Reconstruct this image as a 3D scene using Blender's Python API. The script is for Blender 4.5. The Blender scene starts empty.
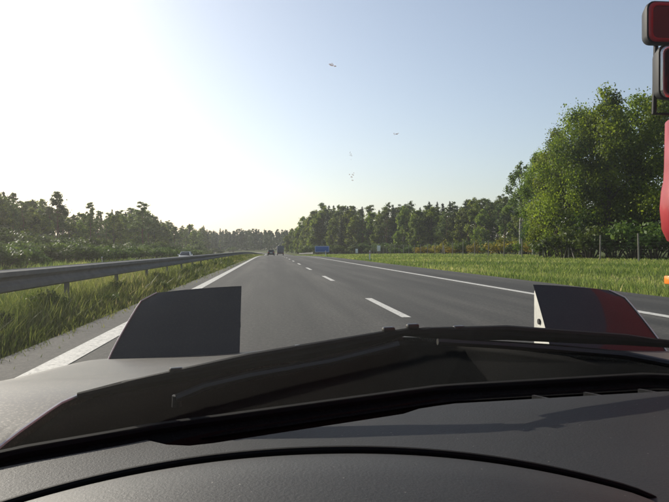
import bpy, bmesh, math, random
import numpy as np
from mathutils import Vector, Matrix
R = math.radians
random.seed(7); rng = np.random.default_rng(11)
sc = bpy.context.scene
COL = sc.collection

# ------------------------------------------------------------------ camera, sky, sun, exposure
cam_d = bpy.data.cameras.new('camera'); cam = bpy.data.objects.new('camera', cam_d); COL.objects.link(cam)
F = 690.0 / 669.0                                    # focal length in picture widths
cam_d.sensor_width = 36.0; cam_d.lens = 36.0 * F
cam_d.clip_start = 0.02; cam_d.clip_end = 6000
YAW = math.atan(64.5 / 690.0)                        # looks a little to the right of the road
cam.location = (0, 0, 1.0); cam.rotation_euler = (R(90) - math.atan(1.5 / 690), 0, -YAW)
sc.camera = cam

SUN_AZ, SUN_EL = R(39), R(25)                        # to the left of the road, low morning sun
to_sun = Vector((-math.sin(SUN_AZ) * math.cos(SUN_EL), math.cos(SUN_AZ) * math.cos(SUN_EL), math.sin(SUN_EL)))
world = bpy.data.worlds.new('World'); sc.world = world; world.use_nodes = True
wn = world.node_tree; bg = wn.nodes['Background']
sky = wn.nodes.new('ShaderNodeTexSky'); sky.sky_type = 'NISHITA'; sky.sun_disc = False
sky.sun_elevation = SUN_EL; sky.sun_rotation = -SUN_AZ
sky.altitude = 100; sky.air_density = 1.0; sky.dust_density = 1.5; sky.ozone_density = 1.6
mute = wn.nodes.new('ShaderNodeHueSaturation'); mute.inputs['Saturation'].default_value = 0.76
wn.links.new(sky.outputs[0], mute.inputs['Color']); wn.links.new(mute.outputs[0], bg.inputs[0]); bg.inputs[1].default_value = 0.115
sun_d = bpy.data.lights.new('sun', 'SUN'); sun_d.energy = 5.0; sun_d.angle = R(0.53); sun_d.color = (1.0, 0.93, 0.80)
sun = bpy.data.objects.new('sun', sun_d); COL.objects.link(sun)
sun.rotation_euler = to_sun.to_track_quat('Z', 'Y').to_euler(); sun.location = to_sun * 300
vs = sc.view_settings; vs.view_transform = 'Standard'; vs.look = 'None'; vs.gamma = 1.0; vs.use_curve_mapping = False
vs.exposure = 0.3
sc.cycles.use_denoising = True
sc.cycles.max_bounces = 6; sc.cycles.transparent_max_bounces = 16; sc.cycles.volume_bounces = 0

# ------------------------------------------------------------------ materials
MATS = {}
def new_mat(name):
    m = bpy.data.materials.new(name); m.use_nodes = True
    nt = m.node_tree; nt.nodes.clear()
    out = nt.nodes.new('ShaderNodeOutputMaterial')
    return m, nt, out
def ramp(nt, fac, stops):
    r = nt.nodes.new('ShaderNodeValToRGB'); el = r.color_ramp.elements
    while len(el) < len(stops): el.new(0.5)
    for e, (p, c) in zip(el, stops):
        e.position = p; e.color = (*c, 1) if len(c) == 3 else c
    nt.links.new(fac, r.inputs[0]); return r
def noise(nt, scale, detail=4, rough=0.6, coord='Object', scl=None):
    tc = nt.nodes.new('ShaderNodeTexCoord')
    mp = nt.nodes.new('ShaderNodeMapping')
    if scl: mp.inputs['Scale'].default_value = scl
    n = nt.nodes.new('ShaderNodeTexNoise')
    n.inputs['Scale'].default_value = scale; n.inputs['Detail'].default_value = detail; n.inputs['Roughness'].default_value = rough
    nt.links.new(tc.outputs[coord], mp.inputs[0]); nt.links.new(mp.outputs[0], n.inputs['Vector'])
    return n
def simple(name, col, rough=0.5, metal=0.0, coat=0.0, var=0.12, nscale=8.0, bump=0.0, bscale=200.0, spec=0.5, emit=None, estr=0):
    """principled with a little noise in colour and roughness"""
    if name in MATS: return MATS[name]
    m, nt, out = new_mat(name)
    p = nt.nodes.new('ShaderNodeBsdfPrincipled')
    n = noise(nt, nscale)
    a = tuple(max(0, c * (1 - var)) for c in col); b = tuple(min(1, c * (1 + var)) for c in col)
    r = ramp(nt, n.outputs[0], [(0.3, a), (0.7, b)])
    nt.links.new(r.outputs[0], p.inputs['Base Color'])
    p.inputs['Roughness'].default_value = rough; p.inputs['Metallic'].default_value = metal
    p.inputs['Coat Weight'].default_value = coat; p.inputs['Coat Roughness'].default_value = 0.08
    p.inputs['Specular IOR Level'].default_value = spec
    if emit:
        p.inputs['Emission Color'].default_value = (*emit, 1); p.inputs['Emission Strength'].default_value = estr
    if bump:
        n2 = noise(nt, bscale, 3)
        bp = nt.nodes.new('ShaderNodeBump'); bp.inputs['Strength'].default_value = bump; bp.inputs['Distance'].default_value = 0.002
        nt.links.new(n2.outputs[0], bp.inputs['Height']); nt.links.new(bp.outputs[0], p.inputs['Normal'])
    nt.links.new(p.outputs[0], out.inputs[0]); MATS[name] = m; return m
def leafmat(name, dark, light, transl=0.35, rough=0.55):
    if name in MATS: return MATS[name]
    m, nt, out = new_mat(name)
    at = nt.nodes.new('ShaderNodeAttribute'); at.attribute_name = 'tint'
    straw = [(0.97, (0.36, 0.32, 0.14))] if name == 'grass' else []
    oi = nt.nodes.new('ShaderNodeObjectInfo')
    r = ramp(nt, at.outputs['Fac'], [(0.0, dark), (0.85 if straw else 1.0, light)] + straw)
    hs = nt.nodes.new('ShaderNodeHueSaturation')
    mr = nt.nodes.new('ShaderNodeMapRange'); mr.inputs['To Min'].default_value = 0.75; mr.inputs['To Max'].default_value = 1.25
    nt.links.new(oi.outputs['Random'], mr.inputs[0]); nt.links.new(mr.outputs[0], hs.inputs['Value'])
    mr2 = nt.nodes.new('ShaderNodeMapRange'); mr2.inputs['To Min'].default_value = 0.485; mr2.inputs['To Max'].default_value = 0.512
    nt.links.new(oi.outputs['Random'], mr2.inputs[0]); nt.links.new(mr2.outputs[0], hs.inputs['Hue'])
    nt.links.new(r.outputs[0], hs.inputs['Color'])
    d = nt.nodes.new('ShaderNodeBsdfPrincipled'); d.inputs['Roughness'].default_value = rough; d.inputs['Specular IOR Level'].default_value = 0.15
    t = nt.nodes.new('ShaderNodeBsdfTranslucent')
    hs2 = nt.nodes.new('ShaderNodeHueSaturation'); hs2.inputs['Value'].default_value = 1.5; hs2.inputs['Hue'].default_value = 0.49
    nt.links.new(hs.outputs[0], hs2.inputs['Color'])
    nt.links.new(hs.outputs[0], d.inputs['Base Color']); nt.links.new(hs2.outputs[0], t.inputs['Color'])
    mx = nt.nodes.new('ShaderNodeMixShader'); mx.inputs[0].default_value = transl
    nt.links.new(d.outputs[0], mx.inputs[1]); nt.links.new(t.outputs[0], mx.inputs[2]); nt.links.new(mx.outputs[0], out.inputs[0])
    MATS[name] = m; return m

def asphalt_mat():
    m, nt, out = new_mat('asphalt')
    p = nt.nodes.new('ShaderNodeBsdfPrincipled')
    fine = noise(nt, 22, 6, 0.85, scl=(1, 0.5, 1)); big = noise(nt, 1.1, 5, 0.6, scl=(1.0, 0.06, 1.0)); patch = noise(nt, 1.0, 3, 0.5, scl=(1, 0.004, 1))
    mix = nt.nodes.new('ShaderNodeMath'); mix.operation = 'MULTIPLY_ADD'; mix.inputs[1].default_value = 0.55; mix.inputs[2].default_value = 0.0
    nt.links.new(fine.outputs[0], mix.inputs[0])
    a2 = nt.nodes.new('ShaderNodeMath'); a2.operation = 'MULTIPLY_ADD'; a2.inputs[1].default_value = 0.3
    nt.links.new(big.outputs[0], a2.inputs[0]); nt.links.new(mix.outputs[0], a2.inputs[2])
    a3 = nt.nodes.new('ShaderNodeMath'); a3.operation = 'MULTIPLY_ADD'; a3.inputs[1].default_value = 0.35
    nt.links.new(patch.outputs[0], a3.inputs[0]); nt.links.new(a2.outputs[0], a3.inputs[2])
    r = ramp(nt, a3.outputs[0], [(0.50, (0.018, 0.018, 0.017)), (0.60, (0.040, 0.039, 0.036)), (0.70, (0.090, 0.085, 0.075))])
    nt.links.new(r.outputs[0], p.inputs['Base Color'])
    p.inputs['Roughness'].default_value = 0.82; p.inputs['Specular IOR Level'].default_value = 0.25
    bp = nt.nodes.new('ShaderNodeBump'); bp.inputs['Strength'].default_value = 0.5; bp.inputs['Distance'].default_value = 0.01
    nt.links.new(fine.outputs[0], bp.inputs['Height']); nt.links.new(bp.outputs[0], p.inputs['Normal'])
    nt.links.new(p.outputs[0], out.inputs[0]); return m
def ground_mat():
    m, nt, out = new_mat('verge_ground')
    p = nt.nodes.new('ShaderNodeBsdfPrincipled')
    n1 = noise(nt, 0.15, 6, 0.65); n2 = noise(nt, 3.0, 5, 0.7)
    r1 = ramp(nt, n1.outputs[0], [(0.3, (0.045, 0.065, 0.016)), (0.55, (0.085, 0.105, 0.028)), (0.75, (0.13, 0.125, 0.045))])
    r2 = ramp(nt, n2.outputs[0], [(0.3, (0.55, 0.55, 0.5)), (0.7, (1.15, 1.15, 1.1))])
    mx = nt.nodes.new('ShaderNodeMixRGB'); mx.blend_type = 'MULTIPLY'; mx.inputs[0].default_value = 1
    nt.links.new(r1.outputs[0], mx.inputs[1]); nt.links.new(r2.outputs[0], mx.inputs[2])
    nt.links.new(mx.outputs[0], p.inputs['Base Color']); p.inputs['Roughness'].default_value = 0.9; p.inputs['Specular IOR Level'].default_value = 0.1
    bp = nt.nodes.new('ShaderNodeBump'); bp.inputs['Strength'].default_value = 0.6; bp.inputs['Distance'].default_value = 0.1
    nt.links.new(n2.outputs[0], bp.inputs['Height']); nt.links.new(bp.outputs[0], p.inputs['Normal'])
    nt.links.new(p.outputs[0], out.inputs[0]); return m
def paintline_mat():
    m, nt, out = new_mat('road_paint')
    p = nt.nodes.new('ShaderNodeBsdfPrincipled')
    n = noise(nt, 16, 6, 0.8)
    r = ramp(nt, n.outputs[0], [(0.33, (0.16, 0.155, 0.14)), (0.5, (0.52, 0.51, 0.47)), (0.7, (0.68, 0.66, 0.60))])
    nt.links.new(r.outputs[0], p.inputs['Base Color']); p.inputs['Roughness'].default_value = 0.7
    nt.links.new(p.outputs[0], out.inputs[0]); return m
def carpaint_mat(name, col, dust=0.06, coat_r=0.06, metal=0.3, dustcol=(0.30, 0.28, 0.23), coat=1.0, base_r=0.35, spec=0.5, ior=1.5):
    """dark clear-coated paint under a film of road dust and specks"""
    m, nt, out = new_mat(name)
    p = nt.nodes.new('ShaderNodeBsdfPrincipled')
    speck = noise(nt, 260, 2, 0.6); film = noise(nt, 7, 5, 0.65)
    r1 = ramp(nt, speck.outputs[0], [(0.52, (0, 0, 0)), (0.66, (1, 1, 1))])
    r2 = ramp(nt, film.outputs[0], [(0.3, (dust * 0.5,) * 3), (0.75, (min(1, dust * 2.0),) * 3)])
    mx = nt.nodes.new('ShaderNodeMath'); mx.operation = 'MULTIPLY_ADD'; mx.use_clamp = True
    mx.inputs[1].default_value = dust * 4
    nt.links.new(r1.outputs[0], mx.inputs[0]); nt.links.new(r2.outputs[0], mx.inputs[2])
    cm = nt.nodes.new('ShaderNodeMixRGB'); cm.inputs[1].default_value = (*col, 1); cm.inputs[2].default_value = (*dustcol, 1)
    nt.links.new(mx.outputs[0], cm.inputs[0]); nt.links.new(cm.outputs[0], p.inputs['Base Color'])
    p.inputs['Metallic'].default_value = metal; p.inputs['Roughness'].default_value = base_r; p.inputs['Specular IOR Level'].default_value = spec
    p.inputs['Coat Weight'].default_value = coat; p.inputs['Coat IOR'].default_value = ior
    rr = nt.nodes.new('ShaderNodeMapRange'); rr.inputs['To Min'].default_value = coat_r; rr.inputs['To Max'].default_value = coat_r + 0.3
    nt.links.new(mx.outputs[0], rr.inputs[0]); nt.links.new(rr.outputs[0], p.inputs['Coat Roughness'])
    nt.links.new(p.outputs[0], out.inputs[0]); MATS[name] = m; return m
def dash_mat(name, col):
    """grained plastic with pale dust specks"""
    m, nt, out = new_mat(name)
    p = nt.nodes.new('ShaderNodeBsdfPrincipled')
    grain = noise(nt, 300, 3, 0.7); film = noise(nt, 11, 4, 0.6)
    tc = nt.nodes.new('ShaderNodeTexCoord'); vo = nt.nodes.new('ShaderNodeTexVoronoi'); vo.inputs['Scale'].default_value = 95
    nt.links.new(tc.outputs['Object'], vo.inputs['Vector'])
    sp = ramp(nt, vo.outputs['Distance'], [(0.04, (1, 1, 1)), (0.11, (0, 0, 0))])
    pick = ramp(nt, vo.outputs['Color'], [(0.68, (0, 0, 0)), (0.85, (1, 1, 1))])
    mm = nt.nodes.new('ShaderNodeMath'); mm.operation = 'MULTIPLY'
    nt.links.new(sp.outputs[0], mm.inputs[0]); nt.links.new(pick.outputs[0], mm.inputs[1])
    base = ramp(nt, film.outputs[0], [(0.3, tuple(c * 0.8 for c in col)), (0.7, tuple(c * 1.25 for c in col))])
    g = ramp(nt, grain.outputs[0], [(0.35, (0.7,) * 3), (0.65, (1.3,) * 3)])
    mx = nt.nodes.new('ShaderNodeMixRGB'); mx.blend_type = 'MULTIPLY'; mx.inputs[0].default_value = 1
    nt.links.new(base.outputs[0], mx.inputs[1]); nt.links.new(g.outputs[0], mx.inputs[2])
    c2 = nt.nodes.new('ShaderNodeMixRGB'); c2.inputs[2].default_value = (0.20, 0.19, 0.165, 1)
    nt.links.new(mm.outputs[0], c2.inputs[0]); nt.links.new(mx.outputs[0], c2.inputs[1]); nt.links.new(c2.outputs[0], p.inputs['Base Color'])
    p.inputs['Roughness'].default_value = 0.6; p.inputs['Specular IOR Level'].default_value = 0.4
    bp = nt.nodes.new('ShaderNodeBump'); bp.inputs['Strength'].default_value = 0.5; bp.inputs['Distance'].default_value = 0.001
    nt.links.new(grain.outputs[0], bp.inputs['Height']); nt.links.new(bp.outputs[0], p.inputs['Normal'])
    nt.links.new(p.outputs[0], out.inputs[0]); MATS[name] = m; return m
def bark_mat(name, a, b, scl=(6, 6, 1.2)):
    if name in MATS: return MATS[name]
    m, nt, out = new_mat(name); p = nt.nodes.new('ShaderNodeBsdfPrincipled')
    n = noise(nt, 2.5, 5, 0.7, scl=scl); r = ramp(nt, n.outputs[0], [(0.35, a), (0.65, b)])
    nt.links.new(r.outputs[0], p.inputs['Base Color']); p.inputs['Roughness'].default_value = 0.9
    nt.links.new(p.outputs[0], out.inputs[0]); MATS[name] = m; return m

M_ASPH = asphalt_mat(); M_GROUND = ground_mat(); M_PAINT = paintline_mat()
M_STEEL = simple('galvanised_steel', (0.105, 0.107, 0.105), 0.75, 0.1, var=0.25, nscale=3)
M_BLACK = simple('black_plastic', (0.006, 0.006, 0.006), 0.6, var=0.3, nscale=30, bump=0.1, spec=0.25)
M_RUBBER = simple('rubber', (0.007, 0.007, 0.007), 0.8, var=0.25, nscale=20, spec=0.15)
M_CHROME = simple('bright_trim', (0.75, 0.74, 0.70), 0.22, 0.9)
M_GLINT = simple('pale_edge_glint', (0.80, 0.79, 0.74), 0.38, 0.2)  # pale colour that stands for sunlit highlights on bonnet and lid edges
M_GLASS_DARK = simple('tinted_glass', (0.012, 0.016, 0.018), 0.06, 0.0, spec=0.8)
M_MIRROR = simple('mirror_glass', (0.05, 0.055, 0.06), 0.03, 1.0, var=0.03)
M_WHITE = simple('white_paint', (0.72, 0.72, 0.70), 0.35, coat=0.6)
M_DARKCAR = simple('dark_blue_paint', (0.02, 0.022, 0.028), 0.3, 0.3, coat=1.0)
M_RED = simple('truck_red_paint', (0.30, 0.006, 0.012), 0.45, 0.0, coat=0.15, spec=0.3, var=0.14)
M_ORANGE = simple('amber_lens', (0.85, 0.22, 0.02), 0.2)
M_LAMPGLASS = simple('lamp_glass', (0.65, 0.67, 0.66), 0.12, 0.4)
M_REDLENS = simple('red_lens', (0.45, 0.01, 0.01), 0.25)
M_TRED = simple('red_tarp', (0.24, 0.008, 0.016), 0.55, var=0.15, nscale=2)
M_TARP = simple('trailer_tarp', (0.10, 0.11, 0.13), 0.6, var=0.15, nscale=2)
M_BUMPER = simple('truck_bumper_grey', (0.52, 0.50, 0.46), 0.55, var=0.12)
M_PLATE = simple('plate_white', (0.7, 0.7, 0.66), 0.5)
M_BLUE = simple('sign_blue', (0.02, 0.10, 0.36), 0.4)
M_WOOD = simple('weathered_post', (0.22, 0.20, 0.16), 0.85, var=0.3, nscale=12)
M_CAR = carpaint_mat('dusty_car_paint', (0.020, 0.021, 0.022), 0.11, coat_r=0.26, coat=0.34, base_r=0.65, dustcol=(0.20, 0.185, 0.15), spec=0.2)
M_LID = carpaint_mat('lid_paint', (0.008, 0.009, 0.011), 0.008, coat_r=0.03, metal=0.0, ior=1.42, spec=0.25)
M_LIDSIDE = simple('lid_side_metal', (0.50, 0.50, 0.46), 0.5, 0.2, var=0.15, nscale=25)
M_DASH = dash_mat('dash_plastic', (0.010, 0.010, 0.0095))
M_BINN = dash_mat('binnacle_plastic', (0.014, 0.014, 0.013))
M_HEAD = simple('headliner', (0.10, 0.10, 0.10), 0.9)
M_COWL = carpaint_mat('scuttle_plastic', (0.004, 0.004, 0.004), 0.012, metal=0.0, coat=0.0, base_r=0.8, spec=0.05, dustcol=(0.12, 0.115, 0.10))

# ------------------------------------------------------------------ mesh helpers
def mesh_data(name, v, f, mat=None, smooth=False):
    me = bpy.data.meshes.new(name)
    me.from_pydata([tuple(map(float, p)) for p in v], [], [tuple(q) for q in f])
    if mat: me.materials.append(mat)
    if smooth: me.polygons.foreach_set('use_smooth', [True] * len(me.polygons))
    me.update(); return me
def link(name, data, parent=None, loc=None):
    o = bpy.data.objects.new(name, data); COL.objects.link(o)
    if parent: o.parent = parent
    if loc is not None: o.location = loc
    return o
def tag(o, label=None, cat=None, group=None, kind=None):
    if label: o['label'] = label
    if cat: o['category'] = cat
    if group: o['group'] = group
    if kind: o['kind'] = kind
    return o
def empty(name, loc=(0, 0, 0), rz=0.0):
    o = link(name, None, None, loc); o.rotation_euler = (0, 0, rz); o.empty_display_size = 0.2; return o
class MB:
    def __init__(s): s.v = []; s.f = []
    def add(s, v, f):
        b = len(s.v); s.v += [tuple(p) for p in v]; s.f += [tuple(i + b for i in q) for q in f]; return s
    def box(s, c, d, rz=0):
        x, y, z = c; a, b, h = d[0] / 2, d[1] / 2, d[2] / 2
        cs, sn = math.cos(rz), math.sin(rz)
        vs_ = [(x + i * a * cs - j * b * sn, y + i * a * sn + j * b * cs, z + k * h) for k in (-1, 1) for j in (-1, 1) for i in (-1, 1)]
        return s.add(vs_, [(0, 2, 3, 1), (4, 5, 7, 6), (0, 1, 5, 4), (2, 6, 7, 3), (0, 4, 6, 2), (1, 3, 7, 5)])
    def tube(s, pts, rad, n=8, cap=True):
        pts = [Vector(p) for p in pts]
        if not hasattr(rad, '__len__'): rad = [rad] * len(pts)
        rings = []; ref = None
        for i, p in enumerate(pts):
            t = (pts[min(i + 1, len(pts) - 1)] - pts[max(i - 1, 0)]).normalized()
            if ref is None: ref = t.orthogonal().normalized()
            ref = (ref - t * ref.dot(t)); ref = ref.normalized() if ref.length > 1e-6 else t.orthogonal().normalized()
            u = t.cross(ref)
            rings.append([p + (ref * math.cos(2 * math.pi * k / n) + u * math.sin(2 * math.pi * k / n)) * rad[i] for k in range(n)])
        v = [q for r_ in rings for q in r_]; f = []
        for i in range(len(rings) - 1):
            for k in range(n):
                f.append((i * n + k, i * n + (k + 1) % n, (i + 1) * n + (k + 1) % n, (i + 1) * n + k))
        if cap: f += [tuple(range(n))[::-1], tuple((len(rings) - 1) * n + k for k in range(n))]
        return s.add(v, f)
    def prism(s, poly, axis, a, b):
        """closed 2D outline extruded along an axis (0, 1, 2) from a to b"""
        n = len(poly)
        def P(q, t):
            return {0: (t, q[0], q[1]), 1: (q[0], t, q[1]), 2: (q[0], q[1], t)}[axis]
        v = [P(q, a) for q in poly] + [P(q, b) for q in poly]
        f = [tuple(range(n))[::-1], tuple(range(n, 2 * n))] + [(i, (i + 1) % n, n + (i + 1) % n, n + i) for i in range(n)]
        return s.add(v, f)
    def grid(s, P):
        """P[i][j] points"""
        n, m = len(P), len(P[0])
        return s.add([p for r_ in P for p in r_], [(i * m + j, (i + 1) * m + j, (i + 1) * m + j + 1, i * m + j + 1) for i in range(n - 1) for j in range(m - 1)])
    def build(s, name, mat, parent=None, smooth=False, bevel=0, seg=2, solid=0, loc=None):
        me = mesh_data(name, s.v, s.f, mat, smooth)
        bm = bmesh.new(); bm.from_mesh(me)
        bmesh.ops.recalc_face_normals(bm, faces=bm.faces)
        if bevel:
            ed = [e for e in bm.edges if len(e.link_faces) == 2 and e.calc_face_angle(0) > R(25)]
            bmesh.ops.bevel(bm, geom=ed, offset=bevel, segments=seg, profile=0.5, affect='EDGES', clamp_overlap=True)
        bm.to_mesh(me); bm.free()
        if smooth or bevel:
            me.polygons.foreach_set('use_smooth', [True] * len(me.polygons))
            me.set_sharp_from_angle(angle=R(40))
        o = link(name, me, parent, loc)
        if solid:
            md = o.modifiers.new('thickness', 'SOLIDIFY'); md.thickness = solid; md.offset = 0
        return o
def closed(A, off):
    nn, mm = len(A), len(A[0]); top = [p for r_ in A for p in r_]; bot = [(p[0], p[1] - off * .5, p[2] - off * .87) for p in top]; N_ = nn * mm
    f = [(i * mm + j, (i + 1) * mm + j, (i + 1) * mm + j + 1, i * mm + j + 1) for i in range(nn - 1) for j in range(mm - 1)]
    f2 = [tuple(q + N_ for q in g_[::-1]) for g_ in f]; e = []
    bd = [i * mm for i in range(nn)] + [(nn - 1) * mm + j for j in range(1, mm)] + [i * mm + mm - 1 for i in range(nn - 2, -1, -1)] + [j for j in range(mm - 2, 0, -1)]
    for a, b in zip(bd, bd[1:] + bd[:1]): e.append((a, b, b + N_, a + N_))
    return MB().add(top + bot, f + f2 + e)
def interp(x, pts):
    xs = [p[0] for p in pts]; ys = [p[1] for p in pts]
    return float(np.interp(x, xs, ys))
def sinterp(x, pts):
    """smooth (Catmull-Rom) interpolation"""
    xs = [p[0] for p in pts]; ys = [p[1] for p in pts]
    if x <= xs[0]: return ys[0]
    if x >= xs[-1]: return ys[-1]
    i = max(k for k in range(len(xs)) if xs[k] <= x); i = min(i, len(xs) - 2)
    h = xs[i + 1] - xs[i]; t = (x - xs[i]) / h
    def sl(k):
        if k == 0 or k == len(xs) - 1:
            j = 0 if k == 0 else len(xs) - 2
            return (ys[j + 1] - ys[j]) / (xs[j + 1] - xs[j])
        return (ys[k + 1] - ys[k - 1]) / (xs[k + 1] - xs[k - 1])
    m0, m1 = sl(i) * h, sl(i + 1) * h
    return (2*t**3-3*t**2+1)*ys[i] + (t**3-2*t**2+t)*m0 + (-2*t**3+3*t**2)*ys[i+1] + (t**3-t**2)*m1

# ------------------------------------------------------------------ terrain and roads
def drop(y):
    t = min(1, max(0, (y - 70) / 230.0)); return -1.25 * t * t * (3 - 2 * t)
def bend(y):
    return -0.00075 * max(0, y - 330) ** 2 if y < 700 else -0.00075 * 370 ** 2 - 0.555 * (y - 700)
LAT = [(-400, 2.0), (-60, 0.6), (-32, 0.0), (-21, -0.9), (-18, -0.75), (-6.0, -0.72), (-5.2, -0.12), (-3.6, -0.06), (-2.5, -0.05), (8.3, -0.05), (9.3, -0.08), (11.5, -0.25), (14, -0.02), (20, 0.12), (40, 0.4), (120, 2.0), (400, 3.0)]
def gz(x, y):
    return drop(y) + interp(x - bend(y), LAT)
ys = list(np.concatenate([np.arange(-60, 40, 4), np.arange(40, 420, 10), np.arange(420, 1000, 30), np.arange(1000, 2401, 200)]))
xs = sorted(set([-1800, -900, -400, -250, -150, -100, -75, -60, -45, -32, -26, -21, -18, -12, -6, -5.5, -5, -4.3, -3.6, -2.5, 0, 4, 8.3, 9.3, 10.4, 11.5, 12.5, 14, 17, 20, 26, 32, 40, 60, 90, 120, 170, 250, 400, 900, 1800]))
def wob(x, y):
    if -6 < x < 10 or -18.5 < x < -5: return 0
    return 0.07 * math.sin(x * 1.3 + y * 0.4) + 0.05 * math.sin(y * 0.9 - x * 0.6)
m = MB(); m.grid([[(x + bend(y), y, gz(x + bend(y), y) + wob(x, y)) for x in xs] for y in ys])
g = m.build('ground', M_GROUND, smooth=True); tag(g, 'grassy ground on both sides of the motorway', 'ground', kind='structure')
yr = [y for y in ys if y <= 1000]
def strip(x0, x1, z, y0=-60, y1=1000, nx=2):
    yy = sorted(set([y0] + [y for y in yr if y0 < y < y1] + [y1]))
    return [[(x0 + (x1 - x0) * i / (nx - 1) + bend(y), y, drop(y) + z) for i in range(nx)] for y in yy]
def slab(x0, x1, z, th=0.25):
    """road sheet with side faces"""
    mb = MB(); yy = yr
    mb.grid([[(xx + bend(y), y, drop(y) + zz) for xx, zz in ((x0 - 0.15, z - th), (x0, z), ((x0 * 2 + x1) / 3, z), ((x0 + 2 * x1) / 3, z), (x1, z), (x1 + 0.15, z - th))] for y in yy])
    return mb
road = slab(-2.45, 8.3, 0.0).build('road', M_ASPH); tag(road, 'grey asphalt carriageway with two lanes and hard shoulder', 'road', kind='structure')
road2 = slab(-17.2, -6.2, -0.68).build('opposite_road', M_ASPH); tag(road2, 'opposite carriageway beyond the median guard rail', 'road', kind='structure')
def line(x0, x1, y0, y1, name, parent, z=0.005):
    mb = MB(); mb.grid(strip(x0, x1, z, y0, y1)); return mb.build(name, M_PAINT, parent)
line(-1.97, -1.74, -60, 1000, 'edge_line', road); line(5.80, 6.00, -60, 1000, 'edge_line', road)
for k in range(-3, 34):
    y0 = 10.0 + 11.9 * k; line(1.93, 2.07, y0, y0 + 4.0, 'lane_dash', road)
line(-7.0, -6.8, -60, 1000, 'edge_line', road2, -0.675); line(-14.6, -14.4, -60, 1000, 'edge_line', road2, -0.675)
for k in range(0, 20): line(-10.8, -10.66, 20 + 12 * k, 24 + 12 * k, 'lane_dash', road2, -0.675)

# ------------------------------------------------------------------ guard rails
def w_profile():
    return [(0.0, 0.0), (0.02, 0.012), (0.075, 0.03), (0.075, 0.09), (0.015, 0.125), (0.0, 0.155), (0.015, 0.185), (0.075, 0.22), (0.075, 0.28), (0.02, 0.298), (0.0, 0.31)]
def guard_rail(name, x, y0, y1, ztop, face, label, base=0.0, posts=True, poff=-0.09, matb=M_STEEL):
    root = empty(name, (x + bend(y0), y0, drop(y0) + base)); tag(root, label, 'guard rail')
    prof = w_profile(); nb = int((y1 - y0) / 4)
    rows = []
    for k in range(nb + 1):
        y = y0 + 4 * k
        rows.append([(x + bend(y) + face * d - root.location.x, y - y0, drop(y) - root.location.z + base + ztop - 0.31 + h) for d, h in prof])
    mb = MB(); mb.grid(rows); b = mb.build('beam', matb, root, solid=0.004)
    pm = None
    if posts:
        for k in range(min(nb + 1, 46)):
            y = y0 + 4 * k
            if pm is None:
                q = MB().box((0, 0, (ztop - 0.02) / 2 - 0.15), (0.06, 0.12, ztop - 0.02 + 0.3)); q.box((0.045 * face, 0, ztop - 0.155), (0.05, 0.09, 0.18))
                po = q.build('post', matb, root); pm = po.data
            else: po = link('post', pm, root)
            po.location = (x + bend(y) + face * poff - root.location.x, y - y0, drop(y) + base - root.location.z)
    return root
guard_rail('guard_rail', -3.52, -7.3, 420, 0.73, 1, 'grey steel guard rail running along the grassy median on posts')
guard_rail('guard_rail', 9.35, 150, 222, 0.72, -1, 'short pale guard rail on the right verge near the blue sign')

# ------------------------------------------------------------------ vegetation prototypes
def leaf_mesh(name, cen, nor, size, tint, mat, asp=0.6):
    """one quad per leaf; numpy"""
    n = len(cen)
    nor = nor / np.maximum(1e-6, np.linalg.norm(nor, axis=1, keepdims=True))
    rv = rng.normal(size=(n, 3)); u = np.cross(nor, rv); u /= np.maximum(1e-6, np.linalg.norm(u, axis=1, keepdims=True))
    w = np.cross(nor, u); s = size[:, None]
    V = np.stack([cen + u * s, cen + w * s * asp, cen - u * s, cen - w * s * asp], 1).reshape(-1, 3)
    me = bpy.data.meshes.new(name)
    me.vertices.add(4 * n); me.vertices.foreach_set('co', V.astype(np.float32).ravel())
    me.loops.add(4 * n); me.loops.foreach_set('vertex_index', np.arange(4 * n, dtype=np.int32))
    me.polygons.add(n); me.polygons.foreach_set('loop_start', np.arange(0, 4 * n, 4, dtype=np.int32))
    me.materials.append(mat)
    a = me.attributes.new('tint', 'FLOAT', 'FACE'); a.data.foreach_set('value', np.clip(tint, 0, 1).astype(np.float32))
    me.update(calc_edges=True); me.validate(); return me
def clump_leaves(cents, rads, per, size, flat=1.0, hollow=0.35, spread=0.28):
    """leaves spread through clumps (ellipsoids)"""
    C, N, T = [], [], []
    for c, r, n in zip(cents, rads, per):
        d = rng.normal(size=(n, 3)); d /= np.linalg.norm(d, axis=1, keepdims=True)
        rr = (hollow + (1 - hollow) * rng.random((n, 1)) ** 0.6) * r
        p = d * rr * (1 + spread * rng.normal(size=(n, 1))); p[:, 2] *= flat
        C.append(p + c); N.append(d + rng.normal(size=(n, 3)) * 0.7 + np.array([0, 0, 0.35]))
        T.append(np.clip(rng.normal(0.50, 0.2, n) + rng.normal(0, 0.24), 0, 1))
    C = np.concatenate(C); N = np.concatenate(N); T = np.concatenate(T)
    return C, N, size * (0.6 + 0.8 * rng.random(len(C))), T
M_BARK = bark_mat('bark_brown', (0.035, 0.026, 0.018), (0.11, 0.085, 0.06))
M_PBARK = bark_mat('bark_pine', (0.07, 0.04, 0.024), (0.19, 0.10, 0.055))
M_BIRCH = bark_mat('bark_birch', (0.10, 0.09, 0.08), (0.55, 0.53, 0.48), scl=(3, 3, 5))
L_OAK = leafmat('oak_leaves', (0.018, 0.050, 0.007), (0.19, 0.27, 0.022), 0.5)
L_MID = leafmat('mixed_leaves', (0.030, 0.066, 0.010), (0.19, 0.25, 0.028), 0.46)
L_BIRCH = leafmat('birch_leaves', (0.05, 0.085, 0.02), (0.13, 0.17, 0.045), 0.42)
L_PINE = leafmat('pine_needles', (0.026, 0.054, 0.014), (0.13, 0.175, 0.036), 0.35, 0.6)
L_SPRUCE = leafmat('spruce_needles', (0.013, 0.032, 0.012), (0.060, 0.092, 0.026), 0.18, 0.6)
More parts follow.
